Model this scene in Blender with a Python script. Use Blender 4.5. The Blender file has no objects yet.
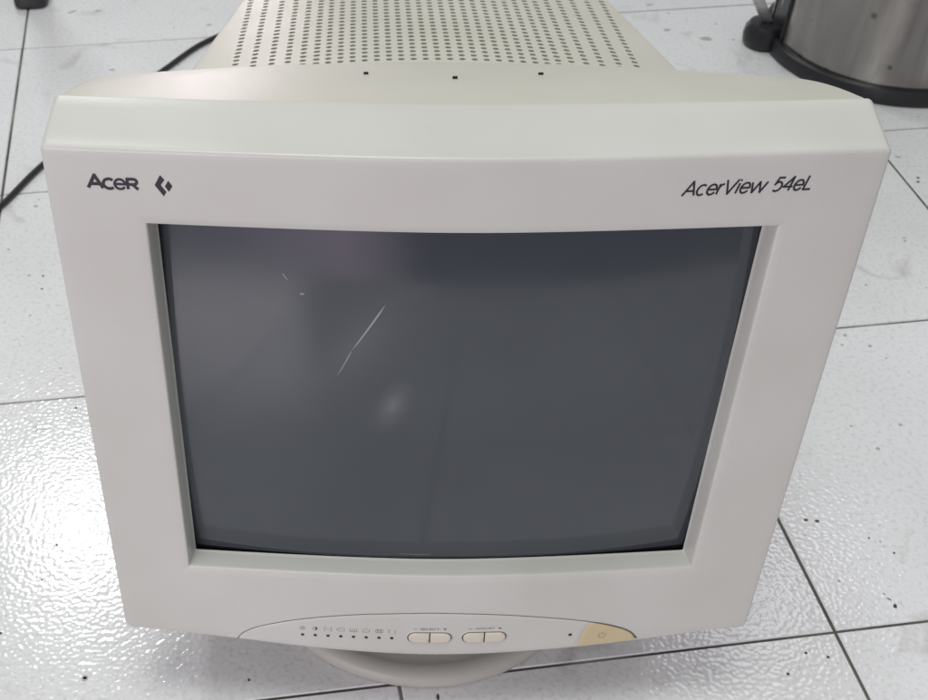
import bpy, math, random
from mathutils import Vector, Matrix, noise
random.seed(7)
sc = bpy.context.scene
col = sc.collection

# ---------------------------------------------------------------- helpers
def mesh_obj(name, verts, faces, mat, parent=None, smooth=True, mats=None, fmat=None, angle=35):
    me = bpy.data.meshes.new(name)
    me.from_pydata([tuple(v) for v in verts], [], faces)
    me.validate()
    ml = mats or [mat]
    for m in ml: me.materials.append(m)
    if fmat:
        for p, k in zip(me.polygons, fmat): p.material_index = k
    me.update()
    if smooth:
        me.shade_smooth()
        try: me.set_sharp_from_angle(angle=math.radians(angle))
        except Exception: pass
    o = bpy.data.objects.new(name, me)
    col.objects.link(o)
    if parent: o.parent = parent
    return o

def empty(name, loc, label, cat, group=None):
    o = bpy.data.objects.new(name, None); col.objects.link(o)
    o.empty_display_size = .05
    o.location = loc; o['label'] = label; o['category'] = cat
    if group: o['group'] = group
    return o

def interp(tab, x):
    if x <= tab[0][0]: return tab[0][1]
    for (a, b), (c, d) in zip(tab, tab[1:]):
        if x <= c: return b + (d - b) * (x - a) / (c - a)
    return tab[-1][1]

def smooth_tab(tab, x):              # Catmull-Rom through a table
    n = len(tab)
    if x <= tab[0][0]: return tab[0][1]
    if x >= tab[-1][0]: return tab[-1][1]
    for i in range(n - 1):
        if x <= tab[i+1][0]:
            x0, y0 = tab[i]; x1, y1 = tab[i+1]; h = x1 - x0; t = (x - x0) / h
            def sl(j):
                if j == 0: return (tab[1][1]-tab[0][1])/(tab[1][0]-tab[0][0])
                if j == n-1: return (tab[-1][1]-tab[-2][1])/(tab[-1][0]-tab[-2][0])
                return (tab[j+1][1]-tab[j-1][1])/(tab[j+1][0]-tab[j-1][0])
            m0, m1 = sl(i)*h, sl(i+1)*h
            return ((2*t**3-3*t*t+1)*y0+(t**3-2*t*t+t)*m0+(-2*t**3+3*t*t)*y1+(t**3-t*t)*m1)

# ---------------------------------------------------------------- materials
def new_mat(name):
    m = bpy.data.materials.new(name); m.use_nodes = True
    nt = m.node_tree; b = nt.nodes['Principled BSDF']
    return m, nt, b
def N(nt, t, **kw):
    n = nt.nodes.new(t)
    for k, v in kw.items():
        if k in n.inputs: n.inputs[k].default_value = v
        else: setattr(n, k, v)
    return n
def ramp(nt, fac, stops):
    r = nt.nodes.new('ShaderNodeValToRGB'); e = r.color_ramp.elements
    e[0].position, e[0].color = stops[0][0], (*stops[0][1], 1)
    e[1].position, e[1].color = stops[-1][0], (*stops[-1][1], 1)
    for p, c in stops[1:-1]:
        k = e.new(p); k.color = (*c, 1)
    nt.links.new(fac, r.inputs['Fac']); return r

def plastic(name, c, rough=.42, var=.04, grain=.12, scale=1):
    m, nt, b = new_mat(name)
    tc = N(nt, 'ShaderNodeTexCoord')
    n1 = N(nt, 'ShaderNodeTexNoise', Scale=14*scale, Detail=4.0)
    nt.links.new(tc.outputs['Object'], n1.inputs['Vector'])
    lo = tuple(x*(1-var) for x in c); hi = tuple(min(1, x*(1+var)) for x in c)
    lo = (lo[0], lo[1], lo[2]*(1-var*.5))
    r = ramp(nt, n1.outputs['Fac'], [(.3, lo), (.7, hi)])
    nt.links.new(r.outputs['Color'], b.inputs['Base Color'])
    b.inputs['Roughness'].default_value = rough
    b.inputs['IOR'].default_value = 1.48
    n3 = N(nt, 'ShaderNodeTexNoise', Scale=35*scale, Detail=5.0)
    nt.links.new(tc.outputs['Object'], n3.inputs['Vector'])
    mr = N(nt, 'ShaderNodeMapRange'); mr.inputs['To Min'].default_value = rough-.05; mr.inputs['To Max'].default_value = rough+.07
    nt.links.new(n3.outputs['Fac'], mr.inputs['Value']); nt.links.new(mr.outputs['Result'], b.inputs['Roughness'])
    n2 = N(nt, 'ShaderNodeTexNoise', Scale=900.0, Detail=2.0)
    nt.links.new(tc.outputs['Object'], n2.inputs['Vector'])
    bp = N(nt, 'ShaderNodeBump', Strength=grain, Distance=.0004)
    nt.links.new(n2.outputs['Fac'], bp.inputs['Height'])
    nt.links.new(bp.outputs['Normal'], b.inputs['Normal'])
    return m

M_bezel = plastic('bezel_plastic', (.525, .525, .50), .33)
M_house = plastic('housing_plastic', (.55, .535, .475), .38)
M_btn = plastic('button_plastic', (.60, .555, .48), .38)
M_power = plastic('aged_button_plastic', (.54, .45, .28), .4)
M_base = plastic('base_plastic', (.46, .45, .425), .45)
M_black = plastic('black_plastic', (.014, .014, .017), .35, grain=.2)
M_rubber = plastic('black_rubber', (.02, .019, .022), .45, grain=.4)
M_ink = plastic('ink', (.012, .012, .02), .5, grain=0)
M_inkgrey = plastic('grey_ink', (.09, .088, .09), .5, grain=0)
M_groove = plastic('gap_shadow_plastic', (.10, .095, .09), .7, grain=0)
M_hole = plastic('dark_opening', (.012, .012, .012), .6, grain=0)
M_inside = plastic('inside_dark', (.16, .16, .13), .8, grain=0)

# screen glass
M_glass, nt, b = new_mat('tinted_screen_glass')
tc = N(nt, 'ShaderNodeTexCoord')
n1 = N(nt, 'ShaderNodeTexNoise', Scale=7.0, Detail=3.0)
nt.links.new(tc.outputs['Object'], n1.inputs['Vector'])
r = ramp(nt, n1.outputs['Fac'], [(.35, (.049, .058, .069)), (.65, (.057, .067, .076))])
nt.links.new(r.outputs['Color'], b.inputs['Base Color'])
def painted_glow(prev, cx, cz, lx, lz, ang, colr, amt):  # paints a reflected glow as a soft pale patch in the base colour
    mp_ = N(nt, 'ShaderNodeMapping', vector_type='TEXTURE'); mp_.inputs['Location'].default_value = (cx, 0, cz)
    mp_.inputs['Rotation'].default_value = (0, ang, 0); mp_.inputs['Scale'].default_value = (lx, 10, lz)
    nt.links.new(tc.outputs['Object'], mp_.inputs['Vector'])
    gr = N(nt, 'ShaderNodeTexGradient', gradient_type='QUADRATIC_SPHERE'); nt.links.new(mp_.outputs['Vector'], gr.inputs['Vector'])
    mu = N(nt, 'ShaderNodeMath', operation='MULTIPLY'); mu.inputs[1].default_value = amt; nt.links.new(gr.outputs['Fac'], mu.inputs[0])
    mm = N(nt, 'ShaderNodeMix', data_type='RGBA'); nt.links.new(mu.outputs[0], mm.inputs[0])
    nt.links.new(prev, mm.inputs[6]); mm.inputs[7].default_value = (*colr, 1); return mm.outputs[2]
o1 = painted_glow(r.outputs['Color'], -.027, 0.2409, .012, .022, .35, (.26, .26, .28), .36)
o1 = painted_glow(o1, -.045, 0.2767, .030, .075, .62, (.17, .16, .19), .30)
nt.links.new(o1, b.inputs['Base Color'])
n2 = N(nt, 'ShaderNodeTexNoise', Scale=22.0, Detail=6.0)
nt.links.new(tc.outputs['Object'], n2.inputs['Vector'])
mr = N(nt, 'ShaderNodeMapRange'); mr.inputs['From Min'].default_value=.3; mr.inputs['From Max'].default_value=.75
mr.inputs['To Min'].default_value=.07; mr.inputs['To Max'].default_value=.16
nt.links.new(n2.outputs['Fac'], mr.inputs['Value']); nt.links.new(mr.outputs['Result'], b.inputs['Roughness'])
b.inputs['IOR'].default_value = 1.52

# steel
M_steel, nt, b = new_mat('brushed_steel')
tc = N(nt, 'ShaderNodeTexCoord')
mp = N(nt, 'ShaderNodeMapping'); mp.inputs['Scale'].default_value = (9, 9, 1.2)
nt.links.new(tc.outputs['Object'], mp.inputs['Vector'])
n1 = N(nt, 'ShaderNodeTexNoise', Scale=2.2, Detail=6.0, Distortion=.4)
nt.links.new(mp.outputs['Vector'], n1.inputs['Vector'])
r = ramp(nt, n1.outputs['Fac'], [(.32, (.20, .185, .18)), (.46, (.27, .255, .245)), (.56, (.36, .34, .325)), (.68, (.60, .58, .56))])  # light and dark streaks painted in for reflections the bin lacks
vo = N(nt, 'ShaderNodeTexVoronoi', Scale=38.0); nt.links.new(tc.outputs['Object'], vo.inputs['Vector'])
nn = N(nt, 'ShaderNodeTexNoise', Scale=22.0, Detail=3.0); nt.links.new(tc.outputs['Object'], nn.inputs['Vector'])
ad = N(nt, 'ShaderNodeMath', operation='ADD'); nt.links.new(vo.outputs['Distance'], ad.inputs[0]); nt.links.new(nn.outputs['Fac'], ad.inputs[1])
rs = ramp(nt, ad.outputs[0], [(.50, (.32, .29, .26)), (.60, (1, 1, 1))])
mx = N(nt, 'ShaderNodeMix', data_type='RGBA', blend_type='MULTIPLY'); mx.inputs[0].default_value = .8
nt.links.new(r.outputs['Color'], mx.inputs[6]); nt.links.new(rs.outputs['Color'], mx.inputs[7])
nt.links.new(mx.outputs[2], b.inputs['Base Color'])
b.inputs['Metallic'].default_value = .92; b.inputs['Roughness'].default_value = .24
b.inputs['Anisotropic'].default_value = .5
M_chrome, nt, b = new_mat('bright_metal')
tc = N(nt, 'ShaderNodeTexCoord'); n1 = N(nt, 'ShaderNodeTexNoise', Scale=60.0, Detail=4.0)
nt.links.new(tc.outputs['Object'], n1.inputs['Vector'])
r = ramp(nt, n1.outputs['Fac'], [(.3, (.45, .44, .45)), (.7, (.7, .69, .7))]); nt.links.new(r.outputs['Color'], b.inputs['Base Color'])
b.inputs['Metallic'].default_value = .8; b.inputs['Roughness'].default_value = .28

# floor tile
GY, GX, GO, TS = .13594, -.32421, .87547, .3
M_tile, nt, b = new_mat('white_speckled_tile')
tc = N(nt, 'ShaderNodeTexCoord')
at = N(nt, 'ShaderNodeAttribute'); at.attribute_name = 'tone'; at.attribute_type = 'GEOMETRY'
n1 = N(nt, 'ShaderNodeTexNoise', Scale=5.0, Detail=5.0); nt.links.new(tc.outputs['Object'], n1.inputs['Vector'])
r1 = ramp(nt, n1.outputs['Fac'], [(.3, (.69, .69, .705)), (.7, (.78, .78, .80))])
# fine mottle
n2 = N(nt, 'ShaderNodeTexNoise', Scale=260.0, Detail=3.0); nt.links.new(tc.outputs['Object'], n2.inputs['Vector'])
r2 = ramp(nt, n2.outputs['Fac'], [(.28, (.84, .84, .84)), (.5, (1, 1, 1))])
mx = N(nt, 'ShaderNodeMix', data_type='RGBA', blend_type='MULTIPLY'); mx.inputs[0].default_value = 1
nt.links.new(r1.outputs['Color'], mx.inputs[6]); nt.links.new(r2.outputs['Color'], mx.inputs[7])
# sparse grey specks
vo = N(nt, 'ShaderNodeTexVoronoi', Scale=75.0); nt.links.new(tc.outputs['Object'], vo.inputs['Vector'])
sp = N(nt, 'ShaderNodeSeparateColor'); nt.links.new(vo.outputs['Color'], sp.inputs[0])
gt = N(nt, 'ShaderNodeMath', operation='GREATER_THAN'); gt.inputs[1].default_value = .80; nt.links.new(sp.outputs[0], gt.inputs[0])
rd = N(nt, 'ShaderNodeMath', operation='MULTIPLY'); rd.inputs[1].default_value = .16; nt.links.new(sp.outputs[1], rd.inputs[0])
lt = N(nt, 'ShaderNodeMath', operation='LESS_THAN'); nt.links.new(vo.outputs['Distance'], lt.inputs[0]); nt.links.new(rd.outputs[0], lt.inputs[1])
ml = N(nt, 'ShaderNodeMath', operation='MULTIPLY'); nt.links.new(gt.outputs[0], ml.inputs[0]); nt.links.new(lt.outputs[0], ml.inputs[1])
m7 = N(nt, 'ShaderNodeMath', operation='MULTIPLY'); m7.inputs[1].default_value = .6; nt.links.new(ml.outputs[0], m7.inputs[0])
mx2 = N(nt, 'ShaderNodeMix', data_type='RGBA'); nt.links.new(m7.outputs[0], mx2.inputs[0])
nt.links.new(mx.outputs[2], mx2.inputs[6]); mx2.inputs[7].default_value = (.20, .19, .18, 1)
# scuffs
n4 = N(nt, 'ShaderNodeTexNoise', Scale=16.0, Detail=8.0, Distortion=1.0); nt.links.new(tc.outputs['Object'], n4.inputs['Vector'])
r4 = ramp(nt, n4.outputs['Fac'], [(.62, (1, 1, 1)), (.78, (.72, .71, .69))])
mx3 = N(nt, 'ShaderNodeMix', data_type='RGBA', blend_type='MULTIPLY'); mx3.inputs[0].default_value = 1
nt.links.new(mx2.outputs[2], mx3.inputs[6]); nt.links.new(r4.outputs['Color'], mx3.inputs[7])
mx4 = N(nt, 'ShaderNodeMix', data_type='RGBA', blend_type='MULTIPLY'); mx4.inputs[0].default_value = 1
nt.links.new(mx3.outputs[2], mx4.inputs[6]); nt.links.new(at.outputs['Color'], mx4.inputs[7])
nt.links.new(mx4.outputs[2], b.inputs['Base Color'])
b.inputs['Roughness'].default_value = .12; b.inputs['IOR'].default_value = 1.5
nb = N(nt, 'ShaderNodeTexNoise', Scale=320.0, Detail=0.0); nt.links.new(tc.outputs['Object'], nb.inputs['Vector'])
bp = N(nt, 'ShaderNodeBump', Strength=.20, Distance=.0010); nt.links.new(nb.outputs['Fac'], bp.inputs['Height'])
nt.links.new(bp.outputs['Normal'], b.inputs['Normal'])

M_grout, nt, b = new_mat('dirty_grout')
tc = N(nt, 'ShaderNodeTexCoord'); n1 = N(nt, 'ShaderNodeTexNoise', Scale=14.0, Detail=6.0)
nt.links.new(tc.outputs['Object'], n1.inputs['Vector'])
r = ramp(nt, n1.outputs['Fac'], [(.35, (.05, .045, .04)), (.55, (.12, .115, .10)), (.72, (.30, .29, .27))])
nt.links.new(r.outputs['Color'], b.inputs['Base Color']); b.inputs['Roughness'].default_value = .85
M_dirt, nt, b = new_mat('dirt_mark')
b.inputs['Base Color'].default_value = (.06, .052, .045, 1); b.inputs['Roughness'].default_value = .8
M_dirt2, nt, b = new_mat('pale_smudge')
b.inputs['Base Color'].default_value = (.40, .385, .37, 1); b.inputs['Roughness'].default_value = .5

# ---------------------------------------------------------------- floor
def gridpt(u, v, z=0):
    c, s = math.cos(GY), math.sin(GY)
    return (u*c - v*s, u*s + v*c, z)
V, F, FM, tone = [], [], [], []
ulo, uhi, vlo, vhi = -9, 11, -4, 14
g = .0012     # half joint
ch = .0009
# tiles: u edges GX + k TS ; v edges GO - k TS
for i in range(ulo, uhi):
    for j in range(-6, 7):
        u0 = GX + i*TS; v0 = GO + j*TS
        gu = g*random.uniform(.85, 1.15)
        k = len(V)
        for ins, z in ((gu, -.0014), (gu, -ch), (gu+ch, 0)):
            for a, c in ((0, 0), (1, 0), (1, 1), (0, 1)):
                uu = u0 + (ins if a == 0 else TS-ins)
                vv = v0 + (ins*.8 if c == 0 else TS-ins*.8)
                V.append(gridpt(uu, vv, z))
        t = random.uniform(.955, 1.0); wb = random.uniform(-.008, .008)
        for L in (0, 4):
            for q in range(4):
                F.append((k+L+q, k+L+(q+1) % 4, k+L+4+(q+1) % 4, k+L+4+q)); FM.append(0); tone.append((t, t, t+wb))
        F.append((k+8, k+9, k+10, k+11)); FM.append(0); tone.append((t, t, t+wb))
k = len(V)
u0, u1, v0, v1 = GX+ulo*TS, GX+uhi*TS, GO-6*TS, GO+7*TS
for a, c in ((u0, v0), (u1, v0), (u1, v1), (u0, v1)): V.append(gridpt(a, c, -.0009))
F.append((k, k+1, k+2, k+3)); FM.append(1); tone.append((1, 1, 1))
fl = mesh_obj('floor', V, F, None, smooth=False, mats=[M_tile, M_grout], fmat=FM)
ca = fl.data.color_attributes.new('tone', 'FLOAT_COLOR', 'CORNER')
for p in fl.data.polygons:
    for li in p.loop_indices: ca.data[li].color = (*tone[p.index], 1)
fl['kind'] = 'structure'

def blotch(name, x, y, r, mat, asp=1.0, rot=0, seed=0, z=.00025):
    n = 14; vs = [(x, y, z)]
    for i in range(n):
        a = 2*math.pi*i/n
        rr = r*(1+.45*noise.noise(Vector((math.cos(a)*1.3+seed*7, math.sin(a)*1.3, seed))))
        px, py = rr*math.cos(a), rr*asp*math.sin(a)
        vs.append((x+px*math.cos(rot)-py*math.sin(rot), y+px*math.sin(rot)+py*math.cos(rot), z))
    return vs, [(0, 1+i, 1+(i+1) % n) for i in range(n)]
DV, DF, DM = [], [], []
MARKS = [[0.2831, 0.1112, 0.00162, 0.6, 0, 0], [0.291, 0.1102, 0.00177, 0.7, 0, 0], [0.3239, 0.0341, 0.00207, 0.6, 1.2, 0], [0.3216, 0.04, 0.00174, 0.25, -0.8, 0], [0.3195, 0.0442, 0.00112, 0.3, -0.8, 0], [-0.2258, -0.0239, 0.00235, 1, 0, 1], [-0.2258, -0.0239, 0.00131, 0.9, 0, 0], [-0.1186, -0.0253, 0.00098, 1, 0, 0], [-0.2888, 0.011, 0.00135, 1, 0, 0], [0.5165, 0.5539, 0.00161, 1, 0, 0], [0.5189, 0.5611, 0.00162, 1, 0, 0], [0.5113, 0.5997, 0.00311, 0.4, -0.5, 1], [0.2518, -0.0042, 0.001, 1, 0, 0], [0.2657, -0.0073, 0.00107, 1, 0, 0], [0.2355, -0.0204, 0.00099, 1, 0, 0], [0.2422, -0.0443, 0.00077, 1, 0, 0], [0.3245, 0.0942, 0.00073, 1, 0, 0], [0.3383, 0.0805, 0.00086, 1, 0, 0], [0.2913, 0.0554, 0.00099, 1, 0, 1], [-0.3342, 0.3975, 0.001, 1, 0, 0], [-0.3315, 0.3788, 0.00099, 1, 0, 0], [0.4711, 0.4595, 0.00171, 0.6, 0, 1], [0.4704, 0.4547, 0.00114, 0.6, 0, 0], [0.4128, 0.388, 0.00136, 1, 0, 1], [0.3906, 0.3048, 0.00154, 1, 0, 1], [0.3669, 0.3059, 0.00137, 0.7, 0, 1], [-0.2749, 0.227, 0.00097, 1, 0, 0], [0.3142, 0.9417, 0.00497, 0.4, 0.3, 1], [0.3231, 0.8761, 0.00481, 0.5, 0.2, 1], [0.3654, 0.8539, 0.00714, 0.6, 0, 1], [-0.3984, 0.9159, 0.00612, 0.3, 0.6, 1], [-0.3672, 0.9188, 0.00368, 0.6, 0.2, 1], [-0.2281, 0.8837, 0.00361, 0.6, 0.2, 1], [-0.3282, 0.7738, 0.00284, 0.6, 0, 1], [-0.2644, 0.0866, 0.00086, 1, 0, 0], [0.0043, -0.0379, 0.00103, 2, 0, 0], [-0.2691, 0.0553, 0.0007, 1, 0, 0]]
for i, (x, y, r, asp, rot, mk) in enumerate(MARKS):
    vs, fs = blotch('m', x, y, r, None, asp, rot, i+1)
    k = len(DV); DV += vs; DF += [tuple(q+k for q in f) for f in fs]; DM += [mk]*len(fs)
dm = mesh_obj('dirt_marks', DV, DF, None, parent=fl, smooth=False, mats=[M_dirt, M_dirt2], fmat=DM)

# ---------------------------------------------------------------- monitor frame
TILT, FZ = .11323, .34627
root = empty('crt_monitor', (-.003, .086, 0), 'beige boxy CRT computer monitor with dark switched-off screen standing on a round swivel foot', 'monitor')
ct, st = math.cos(TILT), math.sin(TILT)
# local coords: X right, Y back (depth B), Z up (U)
BM = Matrix(((1, 0, 0, 0), (0, ct, st, 0), (0, -st, ct, FZ), (0, 0, 0, 1)))
RI = Matrix.Translation((.003, -.086, 0))
def part(name, verts, faces, mat, parent=None, **kw):
    """verts given in the monitor's tilted frame (X, B, U)"""
    vs = [BM @ Vector(v) for v in verts]
    if parent is None:
        vs = [RI @ v for v in vs]; parent = root
    else:
        vs = [RI @ v for v in vs]
    return mesh_obj(name, vs, faces, mat, parent, **kw)

HW = .1886
def bul(X):
    e = .018
    a = (math.sqrt(X*X+e*e)-e)/(math.sqrt(HW*HW+e*e)-e)
    return .0117*(1-min(1, a)**1.30)
BOT = [(-.1886, .2795), (-.17, .2800), (-.1556, .2813), (-.119, .2842), (-.0888, .2872), (-.0524, .2899), (-.016, .2914), (.0084, .2915),
       (.0327, .2912), (.0815, .2889), (.0998, .2874), (.134, .2840), (.165, .2805), (.1886, .2795)]
def bot(X): return smooth_tab(BOT, X)

NS, NC = 130, 6
def ring(hw_t, hw_b, top, botf, rad_t, rad_b, xo=0):
    """closed loop of (X, s); top edge left->right, right side, bottom, left side; rounded corners"""
    pts = []
    def lin(a, b, n): return [a+(b-a)*i/n for i in range(n)]
    # top
    for x in lin(-hw_t+rad_t, hw_t-rad_t, NS): pts.append((x, top))
    for i in range(NC):
        a = math.pi/2*i/NC; pts.append((hw_t-rad_t+rad_t*math.sin(a), top+rad_t-rad_t*math.cos(a)))
    sb = botf(hw_b)
    for s in lin(top+rad_t, sb-rad_b, NS):
        f = (s-top)/(sb-top); pts.append((hw_t+(hw_b-hw_t)*f, s))
    for i in range(NC):
        a = math.pi/2*i/NC; pts.append((hw_b-rad_b+rad_b*math.cos(a), sb-rad_b+rad_b*math.sin(a)))
    for x in lin(hw_b-rad_b, -hw_b+rad_b, NS): pts.append((x, botf(x) if abs(x) < hw_b-rad_b-1e-6 else sb))
    for i in range(NC):
        a = math.pi/2*i/NC; pts.append((-hw_b+rad_b-rad_b*math.sin(a), botf(-hw_b)-rad_b+rad_b*math.cos(a)))
    for s in lin(sb-rad_b, top+rad_t, NS):
        f = (s-top)/(sb-top); pts.append((-(hw_t+(hw_b-hw_t)*f), s))
    for i in range(NC):
        a = math.pi/2*i/NC; pts.append((-hw_t+rad_t-rad_t*math.cos(a), top+rad_t-rad_t*math.sin(a)))
    return pts

OPW, OPH = .145, .22305
def flatb(v): return lambda X: v
loops = []          # list of (pts(X,s), Bfun)
def L(pts, Bf): loops.append([(x, Bf(x), -s) for x, s in pts])
def inner(ins): return ring(OPW-ins, OPW-ins, ins*.4, flatb(OPH-ins*.6), .0004+ins*.05, .0004+ins*.05)
L(inner(.0030), lambda x: -bul(x)+.0125)
L(inner(.0027), lambda x: -bul(x)+.0118)
L(inner(.0023), lambda x: -bul(x)+.0112)
L(inner(.0021), lambda x: -bul(x)+.0104)
L(inner(.0007), lambda x: -bul(x)+.0021)
L(inner(.0003), lambda x: -bul(x)+.0008)
L(inner(-.0001), lambda x: -bul(x)+.0002)
L(inner(-.0008), lambda x: -bul(x))
base_in = inner(-.0008)
def outer(ins, rt=.0025, rb=.0045):
    return ring(HW-ins, HW-ins, -.0368+ins, lambda X: bot(X)-ins, max(.0008, rt-ins), max(.001, rb-ins))
base_out = outer(.0020)
K = 10
for k in range(1, K):
    f = k/K
    loops.append([(a[0]+(b_[0]-a[0])*f, -bul(a[0]+(b_[0]-a[0])*f), -(a[1]+(b_[1]-a[1])*f)) for a, b_ in zip(base_in, base_out)])
L(base_out, lambda x: -bul(x))
R = .0020
for a in (25, 50, 75):
    t = math.radians(a)
    ins = R*(1-math.sin(t)); dep = R*(1-math.cos(t))
    L(outer(ins), lambda x, d=dep: -bul(x)+d)
def back(f, dins=0, dB=0):
    # f: 0 at the front edge, 1 at the rear edge of the collar
    hw = HW-.0024*f-dins
    pts = ring(hw, hw, -.0368-.0112*f+dins, lambda X: bot(X)-.004*f-dins, .0028, .0048)
    out = []
    for x, s in pts:
        Bb = .028-.75*bul(x)
        B0 = -bul(x)+.0024
        out.append((x, B0+(Bb-B0)*f+dB, -s))
    return out
for f in (0.02, .25, .5, .75, .97): loops.append(back(f))
loops.append(back(1, .0002, .0002))
loops.append(back(1, .0045, .0008))
V, F = [], []
n = len(loops[0])
for lp in loops: V += lp
for k in range(len(loops)-1):
    for i in range(n):
        j = (i+1) % n
        F.append((k*n+i, (k+1)*n+i, (k+1)*n+j, k*n+j))
bezel = part('bezel', V, F, M_bezel, angle=60)

# face placement: point on the front surface
def fp(X, s, d=0): return (X, -bul(X)-d, -s)

# ---------------------------------------------------------------- screen
def gB(X, s): return -.0058 + X*X/(2*.90) + (s-.1115)**2/(2*1.30)
V, F = [], []
nx, ny = 60, 46
for j in range(ny+1):
    for i in range(nx+1):
        X = -.1455+.291*i/nx; s = -.004+.231*j/ny
        V.append((X, gB(X, s)+.003, -s))
for j in range(ny):
    for i in range(nx):
        a = j*(nx+1)+i; F.append((a, a+nx+1, a+nx+2, a+1))
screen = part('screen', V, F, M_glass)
screen['label'] = 'dark grey switched-off glass screen'
# dark tube mask lip around the glass
mk = []
def mloop(ins, dB): mk.append([(x, gB(x, s)+.003+dB, -s) for x, s in ring(OPW-.0010-ins, OPW-.0010-ins, .001+ins, flatb(OPH-.0010-ins), .003, .003)])
mloop(-.0035, -.0002); mloop(.0004, -.0002); mloop(.0011, -.0001); mloop(.0014, .0004)
V, F = [], []
for lp in mk: V += lp
for k in range(len(mk)-1):
    for i in range(n):
        j = (i+1) % n; F.append((k*n+i, (k+1)*n+i, (k+1)*n+j, k*n+j))
part('screen_gasket', V, F, M_black)
# pale strips painting a reflected light streak, plus small flecks, on the glass
def glass_pt(X, s, d=.0001): return (X, gB(X, s)+.003-d, -s)
M_glint_fleck, nt_, b_ = new_mat('reflection_and_fleck'); b_.inputs['Base Color'].default_value = (.27, .27, .29, 1); b_.inputs['Roughness'].default_value = .4
def strip(p0, p1, w0, w1, seg=10):
    V, F = [], []; k = 0
    dx, dy = p1[0]-p0[0], p1[1]-p0[1]; l = math.hypot(dx, dy); nx_, ny_ = -dy/l, dx/l
    for i in range(seg+1):
        t = i/seg; w = (w0+(w1-w0)*t)/2*(1-.9*abs(2*t-1)**4)
        x, s = p0[0]+dx*t, p0[1]+dy*t+.0004*math.sin(t*3)
        V.append(glass_pt(x+nx_*w, s+ny_*w)); V.append(glass_pt(x-nx_*w, s-ny_*w))
    for i in range(seg): F.append((k+2*i, k+2*i+1, k+2*i+3, k+2*i+2))
    part('reflection_and_fleck', V, F, M_glint_fleck, smooth=False)
GLINTS_FLECKS = [[-0.03487, 0.04618, -0.05098, 0.07261, 0.0012, 0.0007], [-0.05098, 0.07261, -0.0585, 0.0885, 0.0007, 0.0003], [-0.08417, 0.03054, -0.08150, 0.03440, 0.0006, 0.0003], [-0.07624, 0.0413, -0.07390, 0.04116, 0.0011, 0.0008], [-0.02446, 0.21786, -0.00472, 0.21796, 0.0003, 0.0003]]
for a in GLINTS_FLECKS: strip(a[0:2], a[2:4], a[4], a[5])

# ---------------------------------------------------------------- rear housing
def Uh(B, X):
    d = max(0, B-.02); t = min(1, max(0, (B-.028)/.14))
    return .048-.05*d-1.563*d*d-.379*X*X*t
def Uv(B, X): return -.006-.04*(B-.215)-.585*X*X
def Utop(B, X):
    if B <= .155: return Uh(B, X)
    if B >= .195: return Uv(B, X)
    t = (B-.155)/.04; t = t*t*(3-2*t)
    return Uh(.155, X)*(1-t)+Uv(.195, X)*t - .002*math.sin(t*math.pi)
def width(B): return interp([(.028, .1850), (.15, .1865), (.195, .158), (.226, .153), (.352, .1312), (.37, .1282)], B)
def rad(B): return interp([(.028, .0034), (.15, .020), (.20, .006), (.226, .003), (.37, .0015)], B)
def ubot(B): return interp([(.02, -.272), (.1, -.270), (.2, -.262), (.37, -.245)], B)
VW = .1265
stations = [.02795, .032, .038, .045, .055, .065, .075, .085, .095, .105, .115, .125, .135, .145, .155, .163, .171, .179, .187, .195, .20, .215, .235, .26, .29, .32, .345, .362]
def section(B):
    w, r = width(B), rad(B)
    top = []
    for i in range(9):                      # left shoulder
        a = math.pi/2*(1-i/8); X = -(w-r)-r*math.sin(a); top.append((X, Utop(B, X)-(r-r*math.cos(a))))
    xs = [-(w-r)+((w-r)-VW)*i/4 for i in range(1, 4)] + [-VW+2*VW*i/40 for i in range(41)] + [VW+((w-r)-VW)*i/4 for i in range(1, 4)]
    for X in xs: top.append((X, Utop(B, X)))
    for i in range(9):
        a = math.pi/2*i/8; X = (w-r)+r*math.sin(a); top.append((X, Utop(B, X)-(r-r*math.cos(a))))
    ub = ubot(B); wb = w-.012; rb = .012
    side = []
    u0 = top[-1][1]
    for i in range(1, 8): f = i/8; side.append((w+(wb-w)*f, u0+(ub+rb-u0)*f))
    for i in range(7):
        a = math.pi/2*i/6; side.append((wb-rb+rb*math.cos(a), ub+rb-rb*math.sin(a)))
    bt = [((wb-rb)*(1-2*i/12), ub) for i in range(1, 12)]
    lo = [(-x, u) for x, u in reversed(side)]
    return top+side+bt+lo
V, F = [], []
secs = [section(B) for B in stations]; m = len(secs[0])
for B, sct in zip(stations, secs):
    fade = max(0, 1-(B-.028)/.1)
    for X, U in sct: V.append((X, B-.75*bul(X)*min(1, fade), U+(.0002 if B < .033 else 0)))
i0 = 9+3; i1 = i0+40     # vertices of the vent field within a section
for k in range(len(stations)-1):
    for i in range(m):
        j = (i+1) % m
        if stations[k] >= .1999 and i0 <= i < i1: continue
        F.append((k*m+i, k*m+j, (k+1)*m+j, (k+1)*m+i))
k = (len(stations)-1)*m
F.append(tuple(k+i for i in range(m)))
house = part('rear_housing', V, F, M_house, angle=50)

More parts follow.
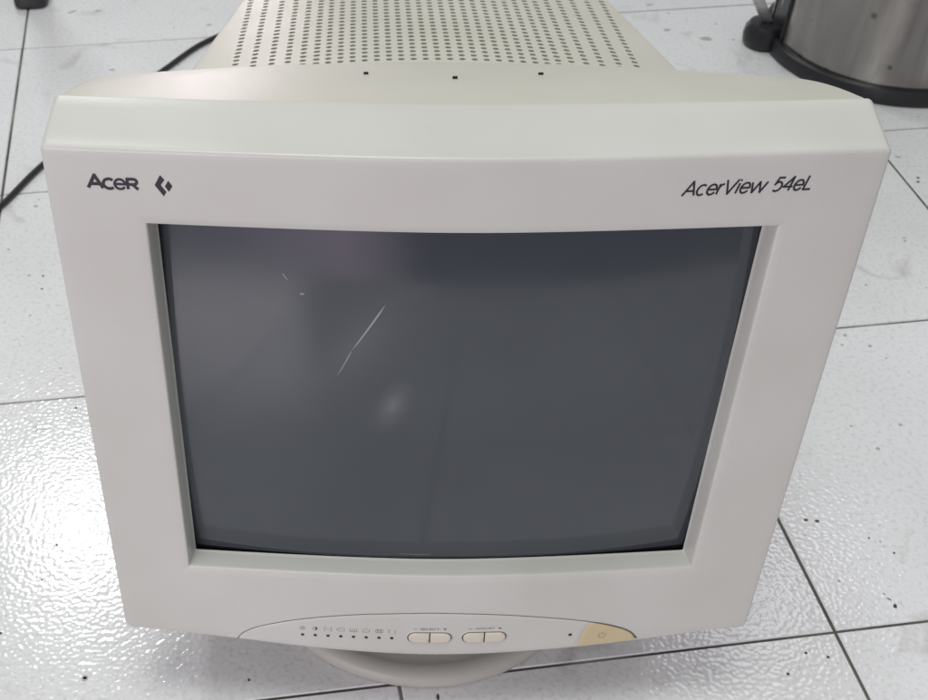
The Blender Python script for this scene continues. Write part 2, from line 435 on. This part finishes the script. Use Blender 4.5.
# vent panel with real slots
cols = [0]
for d_ in [.0073725*i for i in range(1, 9)]: cols += [d_, -d_]
for d_ in (.0664, .0737, .0820, .0912, .1012, .1126, .1240): cols += [d_, -d_]
cols.sort()
rows = [.2224-.00688*2+.00688*i for i in range(22)]
rows = [r_ for r_ in rows if r_ < .358]
xs = [-VW]; cut = []
for c_ in cols:
    w = .00185 if abs(c_) < .07 else .0020
    xs += [c_-w, c_+w]
xs.append(VW)
bs = [.20]
for r_ in rows: bs += [r_-.0019, r_+.0019]
bs.append(.362)
V, F, idx = [], [], {}
def vid(i, j, d=0):
    key = (i, j, d)
    if key not in idx:
        idx[key] = len(V); V.append((xs[i], bs[j], Uv(bs[j], xs[i])-d))
    return idx[key]
for j in range(len(bs)-1):
    for i in range(len(xs)-1):
        if i % 2 == 1 and j % 2 == 1 and j < len(bs)-1:
            P_ = [vid(i, j), vid(i+1, j), vid(i+1, j+1), vid(i, j+1)]
            hole = []
            for q in range(4):
                va, vb = V[P_[q]], V[P_[(q+1) % 4]]
                for f_ in (.28, .72):
                    X_ = va[0]+(vb[0]-va[0])*f_; B_ = va[1]+(vb[1]-va[1])*f_
                    V.append((X_, B_, Uv(B_, X_))); hole.append(len(V)-1)
            low = []
            for h_ in hole: V.append((V[h_][0], V[h_][1], V[h_][2]-.0022)); low.append(len(V)-1)
            for q in range(8): F.append((hole[q], low[q], low[(q+1) % 8], hole[(q+1) % 8]))
            for q in range(4): F.append((P_[q], hole[2*q], hole[2*q-1]))
        else:
            F.append((vid(i, j), vid(i+1, j), vid(i+1, j+1), vid(i, j+1)))
vent = part('vent_panel', V, F, M_house, smooth=False)
vent['label'] = 'top panel pierced by rows of small ventilation slots'
V = []; F = []
for j in range(9):
    for i in range(21):
        X = -.126+.252*i/20; B = .202+.158*j/8; V.append((X, B, Uv(B, X)-.0075))
for j in range(8):
    for i in range(20):
        a = j*21+i; F.append((a, a+1, a+22, a+21))
part('inner_shield', V, F, M_inside)
# three catches in the hood
for X, B in ((-0.0444, 0.0735), (-0.0017, 0.063), (0.0411, 0.074)):
    V, F = [], []
    for dz in (.0008, -.003):
        for a, c_ in ((-1, -1), (1, -1), (1, 1), (-1, 1)): V.append((X+a*.0012, B+c_*.0007, Uh(B+c_*.0007, X)+(.00012 if dz > 0 else dz)))
    F = [(0, 1, 2, 3), (0, 4, 5, 1), (1, 5, 6, 2), (2, 6, 7, 3), (3, 7, 4, 0)]
    part('catch_slot', V, F, M_hole, smooth=False)

# ---------------------------------------------------------------- things on the front face
def offs(poly, d):
    n_ = len(poly); area = sum(poly[i][0]*poly[(i+1) % n_][1]-poly[(i+1) % n_][0]*poly[i][1] for i in range(n_))
    sg = 1 if area > 0 else -1; out = []
    for i in range(n_):
        p, q, r_ = poly[i-1], poly[i], poly[(i+1) % n_]
        e1 = (q[0]-p[0], q[1]-p[1]); e2 = (r_[0]-q[0], r_[1]-q[1])
        l1 = math.hypot(*e1) or 1e-9; l2 = math.hypot(*e2) or 1e-9
        nx_, ny_ = -(e1[1]/l1+e2[1]/l2), (e1[0]/l1+e2[0]/l2); l = math.hypot(nx_, ny_) or 1e-9
        out.append((q[0]+sg*nx_/l*d, q[1]+sg*ny_/l*d))
    return out
def plate(name, poly, d0, d1, bev, mat, parent=None, dome=0, **kw):
    n_ = len(poly); V = []
    prof = [(0, d0), (0, d1-bev), (bev*.3, d1-bev*.3), (bev, d1)]
    if bev == 0: prof = [(0, d0), (0, d1)]
    for ins, d in prof: V += [fp(x, s, d) for x, s in offs(poly, ins)]
    if dome:
        for f in (.75, .45):
            cx = sum(p[0] for p in poly)/n_; cy = sum(p[1] for p in poly)/n_
            V += [fp(cx+(x-cx)*f, cy+(s-cy)*f, d1+dome*(1-f*f)) for x, s in offs(poly, bev)]
        prof += [0, 0]
    cx = sum(p[0] for p in poly)/n_; cy = sum(p[1] for p in poly)/n_
    V.append(fp(cx, cy, d1+dome)); ci = len(V)-1
    F = []
    for k in range(len(prof)-1):
        for i in range(n_): j = (i+1) % n_; F.append((k*n_+i, k*n_+j, (k+1)*n_+j, (k+1)*n_+i))
    k = len(prof)-1
    for i in range(n_): F.append((k*n_+i, k*n_+(i+1) % n_, ci))
    return part(name, V, F, mat, parent, **kw)
def circle(cx, cy, rx, ry=None, n_=24): return [(cx+rx*math.cos(2*math.pi*i/n_), cy+(ry or rx)*math.sin(2*math.pi*i/n_)) for i in range(n_)]

ARC = [(-.1207, .2838), (-.1185, .2795), (-.1150, .2758), (-.105, .2702), (-.082, .2627), (-.0523, .2570), (-.025, .2545), (0, .2536), (.0361, .2558), (.0723, .2612), (.0921, .2656), (.107, .2708), (.1165, .2762), (.1215, .2825)]
def arc(X): return smooth_tab(ARC, X)
def Xr(v): return .0921-.0068*v**.55
# dark ribbon painting the shade of the panel groove
V, F = [], []
NN = 160
for i in range(NN+1):
    X = ARC[0][0]+(ARC[-1][0]-ARC[0][0])*i/NN
    dX = .0004; sl = (arc(X+dX)-arc(X-dX))/(2*dX); l = math.hypot(1, sl)
    w = .0003 if X < .09 else .0003+.0004*min(1, (X-.09)/.015)
    V.append(fp(X-sl/l*w*-1, arc(X)-w/l, .00006)); V.append(fp(X+sl/l*w*-1, arc(X)+w/l, .00006))
for i in range(NN): F.append((2*i, 2*i+1, 2*i+3, 2*i+2))
part('panel_gap_shade', V, F, M_groove, smooth=False)
def patch(name, xa, xb, d, mat, nu=70, nv=10, gap=.0005, bevel=.0003):
    """patch between the arc and the bezel's lower edge; xa(v), xb(v) are its ends"""
    V, F = [], []
    def pt(u, v, dd):
        X = xa(v)+(xb(v)-xa(v))*u
        s0 = arc(X)+gap; s1 = bot(X)-.0022
        return fp(X, s0+(s1-s0)*v, dd)
    us = [0, .3/nu]+[i/nu for i in range(1, nu)]+[1-.3/nu, 1]
    vs = [0, .04]+[i/nv for i in range(1, nv)]+[.97, 1]
    A, Bn = len(us), len(vs)
    for jv, v in enumerate(vs):
        for iu, u in enumerate(us):
            edge = iu in (0, A-1) or jv in (0, Bn-1)
            V.append(pt(u, v, d-(bevel if edge else 0)))
    for j in range(Bn-1):
        for i in range(A-1):
            a = j*A+i; F.append((a, a+A, a+A+1, a+1))
    per = [(i, 0) for i in range(A)]+[(A-1, j) for j in range(1, Bn)]+[(i, Bn-1) for i in range(A-2, -1, -1)]+[(0, j) for j in range(Bn-2, 0, -1)]
    k = len(V)
    for i, j in per: V.append(pt(us[i], vs[j], -.0005))
    P = len(per)
    for q in range(P):
        i, j = per[q]; i2, j2 = per[(q+1) % P]
        F.append((j*A+i, j2*A+i2, k+(q+1) % P, k+q))
    return part(name, V, F, mat, angle=50)
panel = patch('control_panel', lambda v: -.1190-.0008*v+.0002, lambda v: Xr(v)-.0003, .0003, M_bezel)
power = patch('power_button', lambda v: Xr(v)+.0003, lambda v: .1190+.0015*v, .0006, M_power, nu=16)
power['label'] = 'yellowed tan power button at the panel end'
# ring mark on the power button
def ring_strip(cx, cy, r, w, d, a0=0, a1=360, n_=20, ry=None):
    V, F = [], []
    for i in range(n_+1):
        a = math.radians(a0+(a1-a0)*i/n_)
        for rr in (r-w/2, r+w/2): V.append(fp(cx+rr*math.cos(a), cy+rr*math.sin(a)*(1 if ry is None else ry/r), d))
    for i in range(n_): F.append((2*i, 2*i+1, 2*i+3, 2*i+2))
    return V, F
def merge(parts):
    V, F = [], []
    for v, f in parts:
        k = len(V); V += v; F += [tuple(q+k for q in g_) for g_ in f]
    return V, F
def seg(x0, s0, x1, s1, w, d):
    dx, dy = x1-x0, s1-s0; l = math.hypot(dx, dy); a, c_ = -dy/l*w/2, dx/l*w/2
    return [fp(x0+a, s0+c_, d), fp(x0-a, s0-c_, d), fp(x1-a, s1-c_, d), fp(x1+a, s1+c_, d)], [(0, 1, 2, 3)]
M_mark = plastic('power_mark', (.30, .25, .16), .5, grain=0)
V, F = merge([ring_strip(.0995, .2772, .0021, .0005, .00066, -60, 240), seg(.0995, .2742, .0995, .2768, .0005, .00066)])
part('power_symbol', V, F, M_mark, parent=power, smooth=False)
# indicators with their icons
for i in range(8):
    cx = -.0808+.00764*i
    plate('indicator_light', circle(cx, .2758, .00105, .00105), 0, .00042, 0, M_hole, smooth=False)
plate('indicator_light', circle(.0800, .2757, .00115, .0011), 0, .00042, 0, M_hole, smooth=False)
w, d, y = .00028, .00036, .2699
def box(cx, hx, hy): return [seg(cx-hx, y-hy, cx+hx, y-hy, w, d), seg(cx+hx, y-hy, cx+hx, y+hy, w, d), seg(cx+hx, y+hy, cx-hx, y+hy, w, d), seg(cx-hx, y+hy, cx-hx, y-hy, w, d)]
icons = []
c = lambda i: -.0808+.00764*i
icons.append([ring_strip(c(0), y, .0009, w, d)]+[seg(c(0)+.0012*math.cos(a), y+.0012*math.sin(a), c(0)+.0018*math.cos(a), y+.0018*math.sin(a), w, d) for a in [math.pi*k/4 for k in range(8)]])
icons.append([ring_strip(c(1), y, .0014, w, d), ring_strip(c(1), y, .0007, .0012, d, -90, 90, 10)])
icons.append([s_ for sx in (-1, 1) for s_ in (seg(c(2)+sx*.0021, y-.0014, c(2)+sx*.0021, y+.0014, w, d), seg(c(2)+sx*.0021, y-.0014, c(2)+sx*.0012, y-.0014, w, d), seg(c(2)+sx*.0021, y+.0014, c(2)+sx*.0012, y+.0014, w, d))]+[seg(c(2)-.0007, y, c(2)+.0007, y, w, d)])
icons.append([seg(c(3)-.0024, y, c(3)-.0008, y-.0013, w, d), seg(c(3)-.0024, y, c(3)-.0008, y+.0013, w, d), seg(c(3)-.0008, y-.0013, c(3)+.0018, y-.0013, w, d), seg(c(3)-.0008, y+.0013, c(3)+.0018, y+.0013, w, d), seg(c(3)+.0022, y-.0014, c(3)+.0022, y+.0014, w, d)])
icons.append([seg(c(4)+k*.00135, y-.0014, c(4)+k*.00135, y+.0014, w, d) for k in (-1.5, -.5, .5, 1.5)]+[seg(c(4)-.002, y+.0014, c(4)+.002, y+.0014, w, d)])
icons.append([seg(c(5)-.0021, y-.0013, c(5)-.0016, y+.0013, w, d), seg(c(5)+.0021, y-.0013, c(5)+.0016, y+.0013, w, d), seg(c(5)-.0016, y+.0013, c(5)+.0016, y+.0013, w, d), seg(c(5)-.0010, y-.0013, c(5)+.0010, y-.0013, w, d)])
icons.append(box(c(6), .0020, .0013)+[seg(c(6)-.0008, y-.0013, c(6)-.0008, y+.0013, w*1.6, d), seg(c(6)+.0008, y-.0013, c(6)+.0008, y+.0013, w*1.6, d)])
icons.append([seg(c(7)-.0019, y-.0013, c(7)-.0019, y+.0013, w, d), seg(c(7)-.0019, y-.0013, c(7)-.0005, y-.0013, w, d), seg(c(7)+.0019, y-.0013, c(7)+.0019, y+.0013, w, d), seg(c(7)-.0019, y+.0013, c(7)-.0012, y+.0013, w, d), seg(c(7)+.0012, y+.0013, c(7)+.0019, y+.0013, w, d)])
V, F = merge([q for ic in icons for q in ic])
part('control_icons', V, F, M_inkgrey, parent=panel, smooth=False)

# rocker buttons
def stadium(cx, cy, hw, hh, n_=12):
    p = []
    for i in range(n_+1):
        a = -math.pi/2+math.pi*i/n_; p.append((cx+hw-hh+hh*math.cos(a), cy+hh*math.sin(a)))
    for i in range(n_+1):
        a = math.pi/2+math.pi*i/n_; p.append((cx-hw+hh+hh*math.cos(a), cy+hh*math.sin(a)))
    return p
def half_stadium(cx, cy, hw, hh, side, gap, n_=12):
    p = []
    for i in range(n_+1):
        a = -math.pi/2+math.pi*i/n_; p.append((side*(hw-hh+hh*math.cos(a)), hh*math.sin(a)))
    p.append((side*gap, hh)); p.append((side*gap, -hh))
    return [(cx+x, cy+s) for x, s in p]
M_well = plastic('button_gap', (.06, .055, .05), .7, grain=0)
for cx in (-.0047, .0280):
    cy = .2747
    # soft rim round the well
    n_ = 26; V, F = [], []
    for hw_, hh_, d_ in ((.0146, .0058, .0002), (.0140, .0052, .0006), (.0136, .0049, .0006), (.0134, .0047, .00035)):
        V += [fp(x, s, d_) for x, s in stadium(cx, cy, hw_, hh_)]
    for k in range(3):
        for i in range(n_): j = (i+1) % n_; F.append((k*n_+i, k*n_+j, (k+1)*n_+j, (k+1)*n_+i))
    part('button_rim', V, F, M_bezel)
    plate('button_well', stadium(cx, cy, .0135, .0048), 0, .00036, 0, M_well, smooth=False)
    for side in (-1, 1):
        plate('rocker_button', half_stadium(cx, cy, .0127, .00405, side, .0004), 0, .0013, .0005, M_btn, dome=.0003, angle=50)

# ---------------------------------------------------------------- lettering
def glyphs(txt, mapper, name, mat, parent, bold=0, shear=0, spacing=1.0):
    cu = bpy.data.curves.new(name, 'FONT'); cu.body = txt; cu.size = 1; cu.offset = bold; cu.shear = shear; cu.space_character = spacing
    cu.resolution_u = 6
    o = bpy.data.objects.new(name, cu); col.objects.link(o)
    dg = bpy.context.evaluated_depsgraph_get(); dg.update()
    me = bpy.data.meshes.new_from_object(o.evaluated_get(dg))
    vs = [v.co.copy() for v in me.vertices]; fs = [tuple(p.vertices) for p in me.polygons]
    bpy.data.objects.remove(o); bpy.data.curves.remove(cu); bpy.data.meshes.remove(me)
    x0 = min(v.x for v in vs); x1 = max(v.x for v in vs); y0 = min(v.y for v in vs); y1 = max(v.y for v in vs)
    return [mapper((v.x-x0)/(x1-x0), (v.y-y0)/(y1-y0)) for v in vs], fs
def boxmap(X0, X1, s_top, s_bot, slope=0, d=.0001):
    return lambda a, b: fp(X0+(X1-X0)*a, s_bot+(s_top-s_bot)*b+slope*(X1-X0)*a, d)
def earc(cx, cy, rx, ry, a0, a1, n_=18):
    return [(cx+rx*math.cos(math.radians(a0+(a1-a0)*i/n_)), cy+ry*math.sin(math.radians(a0+(a1-a0)*i/n_))) for i in range(n_+1)]
GL = {   # stroke letters: advance width, strokes (cap height 1)
 'A': (.88, [[(.02, 0), (.42, 1), (.82, 0)], [(.17, .33), (.67, .33)]]),
 'c': (.68, [earc(.33, .365, .29, .365, 48, 312)]),
 'e': (.70, [[(.05, .37), (.63, .37)]+earc(.34, .365, .29, .365, 3, 328)]),
 'r': (.42, [[(.08, 0), (.08, .74)], [(.08, .42), (.13, .60), (.22, .69), (.36, .72)]]),
 'V': (.86, [[(.02, 1), (.41, 0), (.80, 1)]]),
 'i': (.27, [[(.1, 0), (.1, .73)], [(.1, .88), (.1, 1)]]),
 'w': (1.08, [[(.0, .73), (.25, 0), (.52, .73), (.79, 0), (1.04, .73)]]),
 '5': (.74, [[(.60, .95), (.19, .95), (.10, .47)]+earc(.33, .32, .29, .33, 128, -135)]),
 '4': (.74, [[(.50, 0), (.50, .97), (.04, .28), (.68, .28)]]),
 'L': (.70, [[(.10, 1), (.10, .03), (.62, .03)]]),
 'R': (.95, [[(.05, 0), (.05, 1), (.55, 1)]+earc(.55, .74, .30, .26, 80, -80, 12)+[(.55, .48), (.05, .48)], [(.45, .48), (.92, 0)]]),
}
cnt_ = [0]
def ribbon(pts, w_, d):
    cut_ = [0]
    for i in range(1, len(pts)-1):
        ax, ay = pts[i][0]-pts[i-1][0], pts[i][1]-pts[i-1][1]; bx_, by_ = pts[i+1][0]-pts[i][0], pts[i+1][1]-pts[i][1]
        if (ax*bx_+ay*by_)/((math.hypot(ax, ay)*math.hypot(bx_, by_)) or 1e-9) < .75: cut_.append(i)
    if len(cut_) > 1:
        cut_.append(len(pts)-1); out = []
        for a_, b_ in zip(cut_, cut_[1:]):
            q = list(pts[a_:b_+1])
            def ext(p, r_):
                l = math.hypot(p[0]-r_[0], p[1]-r_[1]) or 1e-9; return (p[0]+(p[0]-r_[0])/l*w_*.4, p[1]+(p[1]-r_[1])/l*w_*.4)
            if a_ != 0: q[0] = ext(q[0], q[1])
            if b_ != len(pts)-1: q[-1] = ext(q[-1], q[-2])
            out.append(ribbon1(q, w_, d))
        return merge(out)
    return ribbon1(pts, w_, d)
def ribbon1(pts, w_, d):
    n_ = len(pts); V, F = [], []
    cnt_[0] += 1; d = d+cnt_[0]*1e-6
    for i, p in enumerate(pts):
        q0 = pts[max(i-1, 0)]; q1 = pts[min(i+1, n_-1)]
        def nrm(a_, b_):
            dx, dy = b_[0]-a_[0], b_[1]-a_[1]; l = math.hypot(dx, dy) or 1e-9; return -dy/l, dx/l
        if i == 0: nx_, ny_ = nrm(p, q1); f = 1
        elif i == n_-1: nx_, ny_ = nrm(q0, p); f = 1
        else:
            a_, b_ = nrm(q0, p), nrm(p, q1); nx_, ny_ = a_[0]+b_[0], a_[1]+b_[1]; l = math.hypot(nx_, ny_) or 1e-6
            nx_, ny_ = nx_/l, ny_/l; f = min(1.5, 1/max(.3, nx_*a_[0]+ny_*a_[1]))
        for sg in (1, -1): V.append(fp(p[0]+sg*nx_*w_/2*f, p[1]+sg*ny_*w_/2*f, d))
    for i in range(n_-1): F.append((2*i, 2*i+1, 2*i+3, 2*i+2))
    return V, F
def strokes(txt, X0, X1, cap, s_base, slope, slant, w_, d=.00016):
    tot = sum(GL[c_][0] for c_ in txt)-.12; k = (X1-X0-slant*cap)/tot; x = 0; out = []
    for c_ in txt:
        for st_ in GL[c_][1]:
            out.append(ribbon([(X0+(x+a_)*k+slant*b_*cap, s_base-b_*cap+slope*((x+a_)*k)) for a_, b_ in st_], w_, d))
        x += GL[c_][0]
    return out
parts_ = []
for ch, X0, X1, cap, sb in (('A', -.1692, -.1624, .0062, -.0171), ('c', -.1621, -.1577, .0066, -.0170), ('e', -.1570, -.1522, .0066, -.0170), ('R', -.1511, -.1465, .0050, -.0171)):
    adv, sts = GL[ch]; xs_ = [q[0] for st_ in sts for q in st_]; xa, xb = min(xs_), max(xs_)
    for st_ in sts: parts_.append(ribbon([(X0+(a_-xa)/(xb-xa)*(X1-X0), sb-b_*cap) for a_, b_ in st_], .00160 if ch == 'A' else .00120 if ch == 'e' else .00140, .00016))
V, F = merge(parts_)
part('brand_lettering', V, F, M_ink, parent=bezel, smooth=False)
V = [fp(x, s, .00016) for x, s in ((-.1360, -.0247), (-.1342, -.0224), (-.1362, -.0198), (-.1339, -.0164), (-.1353, -.0143), (-.1389, -.0197),
                                   (-.1326, -.0221), (-.1309, -.0194), (-.1328, -.0166), (-.1343, -.0193))]
F = [(0, 1, 2, 5), (5, 2, 3, 4), (6, 7, 8, 9)]
part('brand_emblem', V, F, M_ink, parent=bezel, smooth=False)
V, F = merge(strokes('AcerView', .0963, .1348, .0069, -.0168, -.022, .27, .00092)+strokes('54eL', .1368, .1565, .0069, -.0178, -.012, .27, .00092))
part('model_lettering', V, F, M_ink, parent=bezel, smooth=False)
caps = []
for cx, tx in ((-.0047, 'SELECT'), (.0280, 'ADJUST')):
    caps.append(glyphs(tx, boxmap(cx-.0058, cx+.0058, .2664, .2680, 0, .0004), 'g', M_ink, bezel))
    caps.append(seg(cx-.0098, .2672, cx-.0078, .2672, .0003, .0004))
    caps.append(seg(cx+.0079, .2672, cx+.0099, .2672, .0005, .0004)); caps.append(seg(cx+.0089, .2663, cx+.0089, .2681, .0005, .00041))
V, F = merge(caps)
part('button_captions', V, F, M_inkgrey, parent=panel, smooth=False)

# ---------------------------------------------------------------- swivel foot (world upright)
def lathe(name, prof, mat, parent, cx=0, cy=0, n_=96, z0=0, **kw):
    V, F = [], []
    for r_, z in prof:
        for i in range(n_):
            a = 2*math.pi*i/n_; V.append((cx+r_*math.cos(a), cy+r_*math.sin(a), z0+z))
    for k in range(len(prof)-1):
        for i in range(n_): j = (i+1) % n_; F.append((k*n_+i, k*n_+j, (k+1)*n_+j, (k+1)*n_+i))
    F.append(tuple(range(n_))[::-1]); F.append(tuple((len(prof)-1)*n_+i for i in range(n_)))
    return mesh_obj(name, V, F, mat, parent, **kw)
lathe('swivel_base', [(.1150, .0003), (.1172, .0008), (.1183, .0022), (.1186, .0045), (.1180, .0075), (.1160, .0100), (.1125, .0116), (.108, .0120), (.1065, .0114), (.100, .0106),
                      (.085, .012), (.072, .016), (.066, .024), (.062, .034)], M_base, root, n_=128)
lathe('swivel_joint', [(.055, .030), (.070, .036), (.080, .048), (.085, .062), (.086, .080)], M_base, root)

# ---------------------------------------------------------------- cable
def tube(name, pts, r_, mat, parent=None, n_=12, sub=8):
    P = [Vector(p) for p in pts]; C = []
    for i in range(len(P)-1):
        p0 = P[i-1] if i else P[0]*2-P[1]; p1, p2 = P[i], P[i+1]; p3 = P[i+2] if i+2 < len(P) else P[-1]*2-P[-2]
        for k in range(sub):
            t = k/sub
            C.append(.5*((2*p1)+(p2-p0)*t+(2*p0-5*p1+4*p2-p3)*t*t+(3*p1-p0-3*p2+p3)*t**3))
    C.append(P[-1]); V, F = [], []
    for i, p in enumerate(C):
        t = (C[min(i+1, len(C)-1)]-C[max(i-1, 0)]).normalized()
        a = t.cross(Vector((0, 0, 1)));
        if a.length < .01: a = t.cross(Vector((0, 1, 0)))
        a.normalize(); b__ = a.cross(t).normalized()
        for k in range(n_):
            w_ = 2*math.pi*k/n_; V.append(p+(a*math.cos(w_)+b__*math.sin(w_))*r_)
    for i in range(len(C)-1):
        for k in range(n_): j = (k+1) % n_; F.append((i*n_+k, i*n_+j, (i+1)*n_+j, (i+1)*n_+k))
    F.append(tuple(range(n_))); F.append(tuple(range((len(C)-1)*n_, len(C)*n_))[::-1])
    return mesh_obj(name, V, F, mat, parent)
cz = .0034
cable = tube('power_cable', [(-.62, .22, cz), (-.50, .345, cz), (-.43, .437, cz), (-.395, .502, cz), (-.371, .567, cz), (-.325, .668, cz), (-.269, .767, cz), (-.226, .836, cz), (-.17, .875, cz),
                             (-.10, .84, cz), (-.05, .74, cz), (-.03, .62, cz), (-.03, .50, .012), (-.03, .42, .08), (-.03, .385, .14), (-.03, .352, .16)], .0029, M_black)
cable['label'] = 'thin black power cable lying across the white tiles behind the monitor'; cable['category'] = 'cable'

# ---------------------------------------------------------------- pedal bin
BX, BY = .570, .835
bin_ = empty('trash_bin', (BX, BY, 0), 'round brushed stainless steel bin with a black plastic foot ring, stained and dull', 'trash bin')
lathe('base_ring', [(.136, .0005), (.1395, .002), (.1405, .006), (.1400, .012), (.1385, .0165), (.1355, .0185), (.130, .0185)], M_black, bin_, n_=128)
lathe('body', [(.1320, .0150), (.1322, .020), (.1325, .10), (.1330, .30), (.1330, .42), (.131, .425), (.126, .426)], M_steel, bin_, n_=160)
lathe('lid', [(.1345, .424), (.1350, .432), (.132, .44), (.11, .455), (.07, .468), (.03, .472)], M_steel, bin_, n_=128)
# rounded foot that sticks out at the hinge side
lathe('rear_foot', [(.021, .0005), (.0235, .004), (.0245, .012), (.0235, .021), (.0195, .027), (.013, .0295), (.005, .030)], M_black, bin_, cx=.4290-BX, cy=.8420-BY, n_=48)
def slab(name, p0, p1, wdir, w_, tdir, t_, mat, parent, bev=.0012):
    p0, p1, wd, td = Vector(p0), Vector(p1), Vector(wdir).normalized(), Vector(tdir).normalized()
    V, F = [], []
    for p, ins in ((p0, bev), (p0+(p1-p0)*.02, 0), (p1-(p1-p0)*.02, 0), (p1, bev)):
        for a, c_ in ((-1, -1), (1, -1), (1, 1), (-1, 1)):
            for q in (0, 1):
                aa = a*(w_/2-ins-(bev if (q == 0) == (a*c_ > 0) else 0)); cc = c_*(t_/2-ins-(bev if (q == 1) == (a*c_ > 0) else 0))
                V.append(p+wd*aa+td*cc)
    for k in range(3):
        for i in range(8): j = (i+1) % 8; F.append((k*8+i, k*8+j, (k+1)*8+j, (k+1)*8+i))
    F.append(tuple(range(8))[::-1]); F.append(tuple(range(24, 32)))
    return mesh_obj(name, V, F, mat, parent, smooth=False)
slab('hinge_bracket', (-.1375, .005, .022), (-.171, -.020, .072), (.8, -.3, .3), .0125, (.3, -.9, .5), .003, M_chrome, bin_)
slab('hinge_cover', (-.1235, -.004, .016), (-.1235, -.004, .40), (0, 1, 0), .045, (1, 0, 0), .020, M_black, bin_)

# ---------------------------------------------------------------- furniture leg at the far left
lg = empty('furniture_leg', (-.452, .945, 0), 'dark furniture leg with black rubber foot standing on the tile joint, far left', 'furniture leg')
def rbox(name, cx, cy, hx, hy, z0, z1, r_, mat, parent, rot=0, taper=1.0):
    V, F = [], []; prof = [(r_, z0), (0, z0+r_), (0, z1-r_), (r_*.4, z1-r_*.3), (r_, z1)]
    for k, (ins, z) in enumerate(prof):
        f = taper+(1-taper)*(1-(z-z0)/(z1-z0))
        for a in range(32):
            w_ = 2*math.pi*a/32; c_, s_ = math.cos(w_), math.sin(w_)
            x = (hx*f-ins)*math.copysign(abs(c_)**.45, c_); y_ = (hy*f-ins)*math.copysign(abs(s_)**.45, s_)
            V.append((cx+x*math.cos(rot)-y_*math.sin(rot), cy+x*math.sin(rot)+y_*math.cos(rot), z))
    for k in range(len(prof)-1):
        for i in range(32): j = (i+1) % 32; F.append((k*32+i, k*32+j, (k+1)*32+j, (k+1)*32+i))
    F.append(tuple(range(32))[::-1]); F.append(tuple(range((len(prof)-1)*32, len(prof)*32)))
    return mesh_obj(name, V, F, mat, parent)
rbox('rubber_foot', 0, 0, .0205, .026, .0004, .030, .003, M_rubber, lg, rot=.1)
rbox('leg_tube', .002, .0, .0145, .0145, .028, .40, .002, plastic('dark_metal', (.08, .08, .09), .25, grain=0), lg, rot=.1)

# ---------------------------------------------------------------- lamps
def area(name, loc, target, sx, sy, power, color):
    li = bpy.data.lights.new(name, 'AREA'); li.shape = 'RECTANGLE'; li.size = sx; li.size_y = sy; li.energy = power; li.color = color
    o = bpy.data.objects.new(name, li); col.objects.link(o); o.location = loc
    o.rotation_euler = (Vector(target)-Vector(loc)).to_track_quat('-Z', 'Y').to_euler()
    return o
area('ceiling_lamp', (-1.0, 2.15, 2.5), (0, 0, 0), .34, .34, 13, (.97, 1, .98))
area('ceiling_lamp', (1.25, 1.85, 2.5), (0, 0, 0), .40, .40, 2.3, (.95, .95, 1))
area('unseen_light', (-1.0, -1.9, .72), (-.1, .0, .2), 1.1, .6, 16, (1, .90, .965))  # added soft fill, no such source; stands in for ambient light in front
area('ceiling_lamp', (-.25, -.12, 2.6), (-.1, 0, 0), .9, .9, 22, (.955, 1, .95))
area('unseen_light', (-.60, 3.6, .42), (-.1, .1, .38), .28, .3, 4, (1, .88, .93))  # unseen source low behind, placed to give the hood its left highlight

w_ = bpy.data.worlds.new('World'); sc.world = w_; w_.use_nodes = True
nt = w_.node_tree; bg = nt.nodes['Background']
tc = N(nt, 'ShaderNodeTexCoord'); sx_ = N(nt, 'ShaderNodeSeparateXYZ'); nt.links.new(tc.outputs['Generated'], sx_.inputs[0])
mpx = N(nt, 'ShaderNodeMapRange'); mpx.inputs['From Min'].default_value = -.6; mpx.inputs['From Max'].default_value = 1.4
nt.links.new(sx_.outputs['X'], mpx.inputs['Value'])
lo = ramp(nt, mpx.outputs['Result'], [(.02, (.35, .34, .42)), (.14, (.8, .68, .9)), (.24, (1.9, 1.45, 1.8)), (.31, (.06, .055, .07)), (.8, (.04, .04, .05))])  # unseen mauve and dark bands added below the horizon for the glass to reflect
hi = ramp(nt, sx_.outputs['Z'], [(0.0, (.34, .32, .35)), (.12, (.44, .42, .44)), (.9, (.44, .445, .44))])
st_z = N(nt, 'ShaderNodeMapRange'); st_z.inputs['From Min'].default_value = -.06; st_z.inputs['From Max'].default_value = .04
nt.links.new(sx_.outputs['Z'], st_z.inputs['Value'])
wm = N(nt, 'ShaderNodeMix', data_type='RGBA'); nt.links.new(st_z.outputs['Result'], wm.inputs[0])
nt.links.new(lo.outputs['Color'], wm.inputs[6]); nt.links.new(hi.outputs['Color'], wm.inputs[7])
nt.links.new(wm.outputs[2], bg.inputs['Color']); bg.inputs['Strength'].default_value = .75

# ---------------------------------------------------------------- camera
cam = bpy.data.cameras.new('camera'); co = bpy.data.objects.new('camera', cam); col.objects.link(co)
Rr = Vector((.99997634, -.00296313, .00620845)); Uu = Vector((-.00231565, .70483093, .70937155)); Ff = Vector((.00647786, .70936914, -.70480739))
co.matrix_world = Matrix(((Rr.x, Uu.x, -Ff.x, -.04815519), (Rr.y, Uu.y, -Ff.y, -.44319843), (Rr.z, Uu.z, -Ff.z, .66256617), (0, 0, 0, 1)))
cam.sensor_width = 36; cam.sensor_fit = 'HORIZONTAL'; cam.lens = 1168.19/928*36
cam.shift_x = 98.946/928; cam.shift_y = 61.575/928
cam.clip_start = .02; cam.clip_end = 50
cam.dof.use_dof = True; cam.dof.focus_distance = .58; cam.dof.aperture_fstop = 26
sc.camera = co
sc.view_settings.view_transform = 'Standard'; sc.view_settings.look = 'None'; sc.view_settings.exposure = .27; sc.view_settings.gamma = 1
sc.cycles.use_denoising = True
sc.cycles.max_bounces = 8
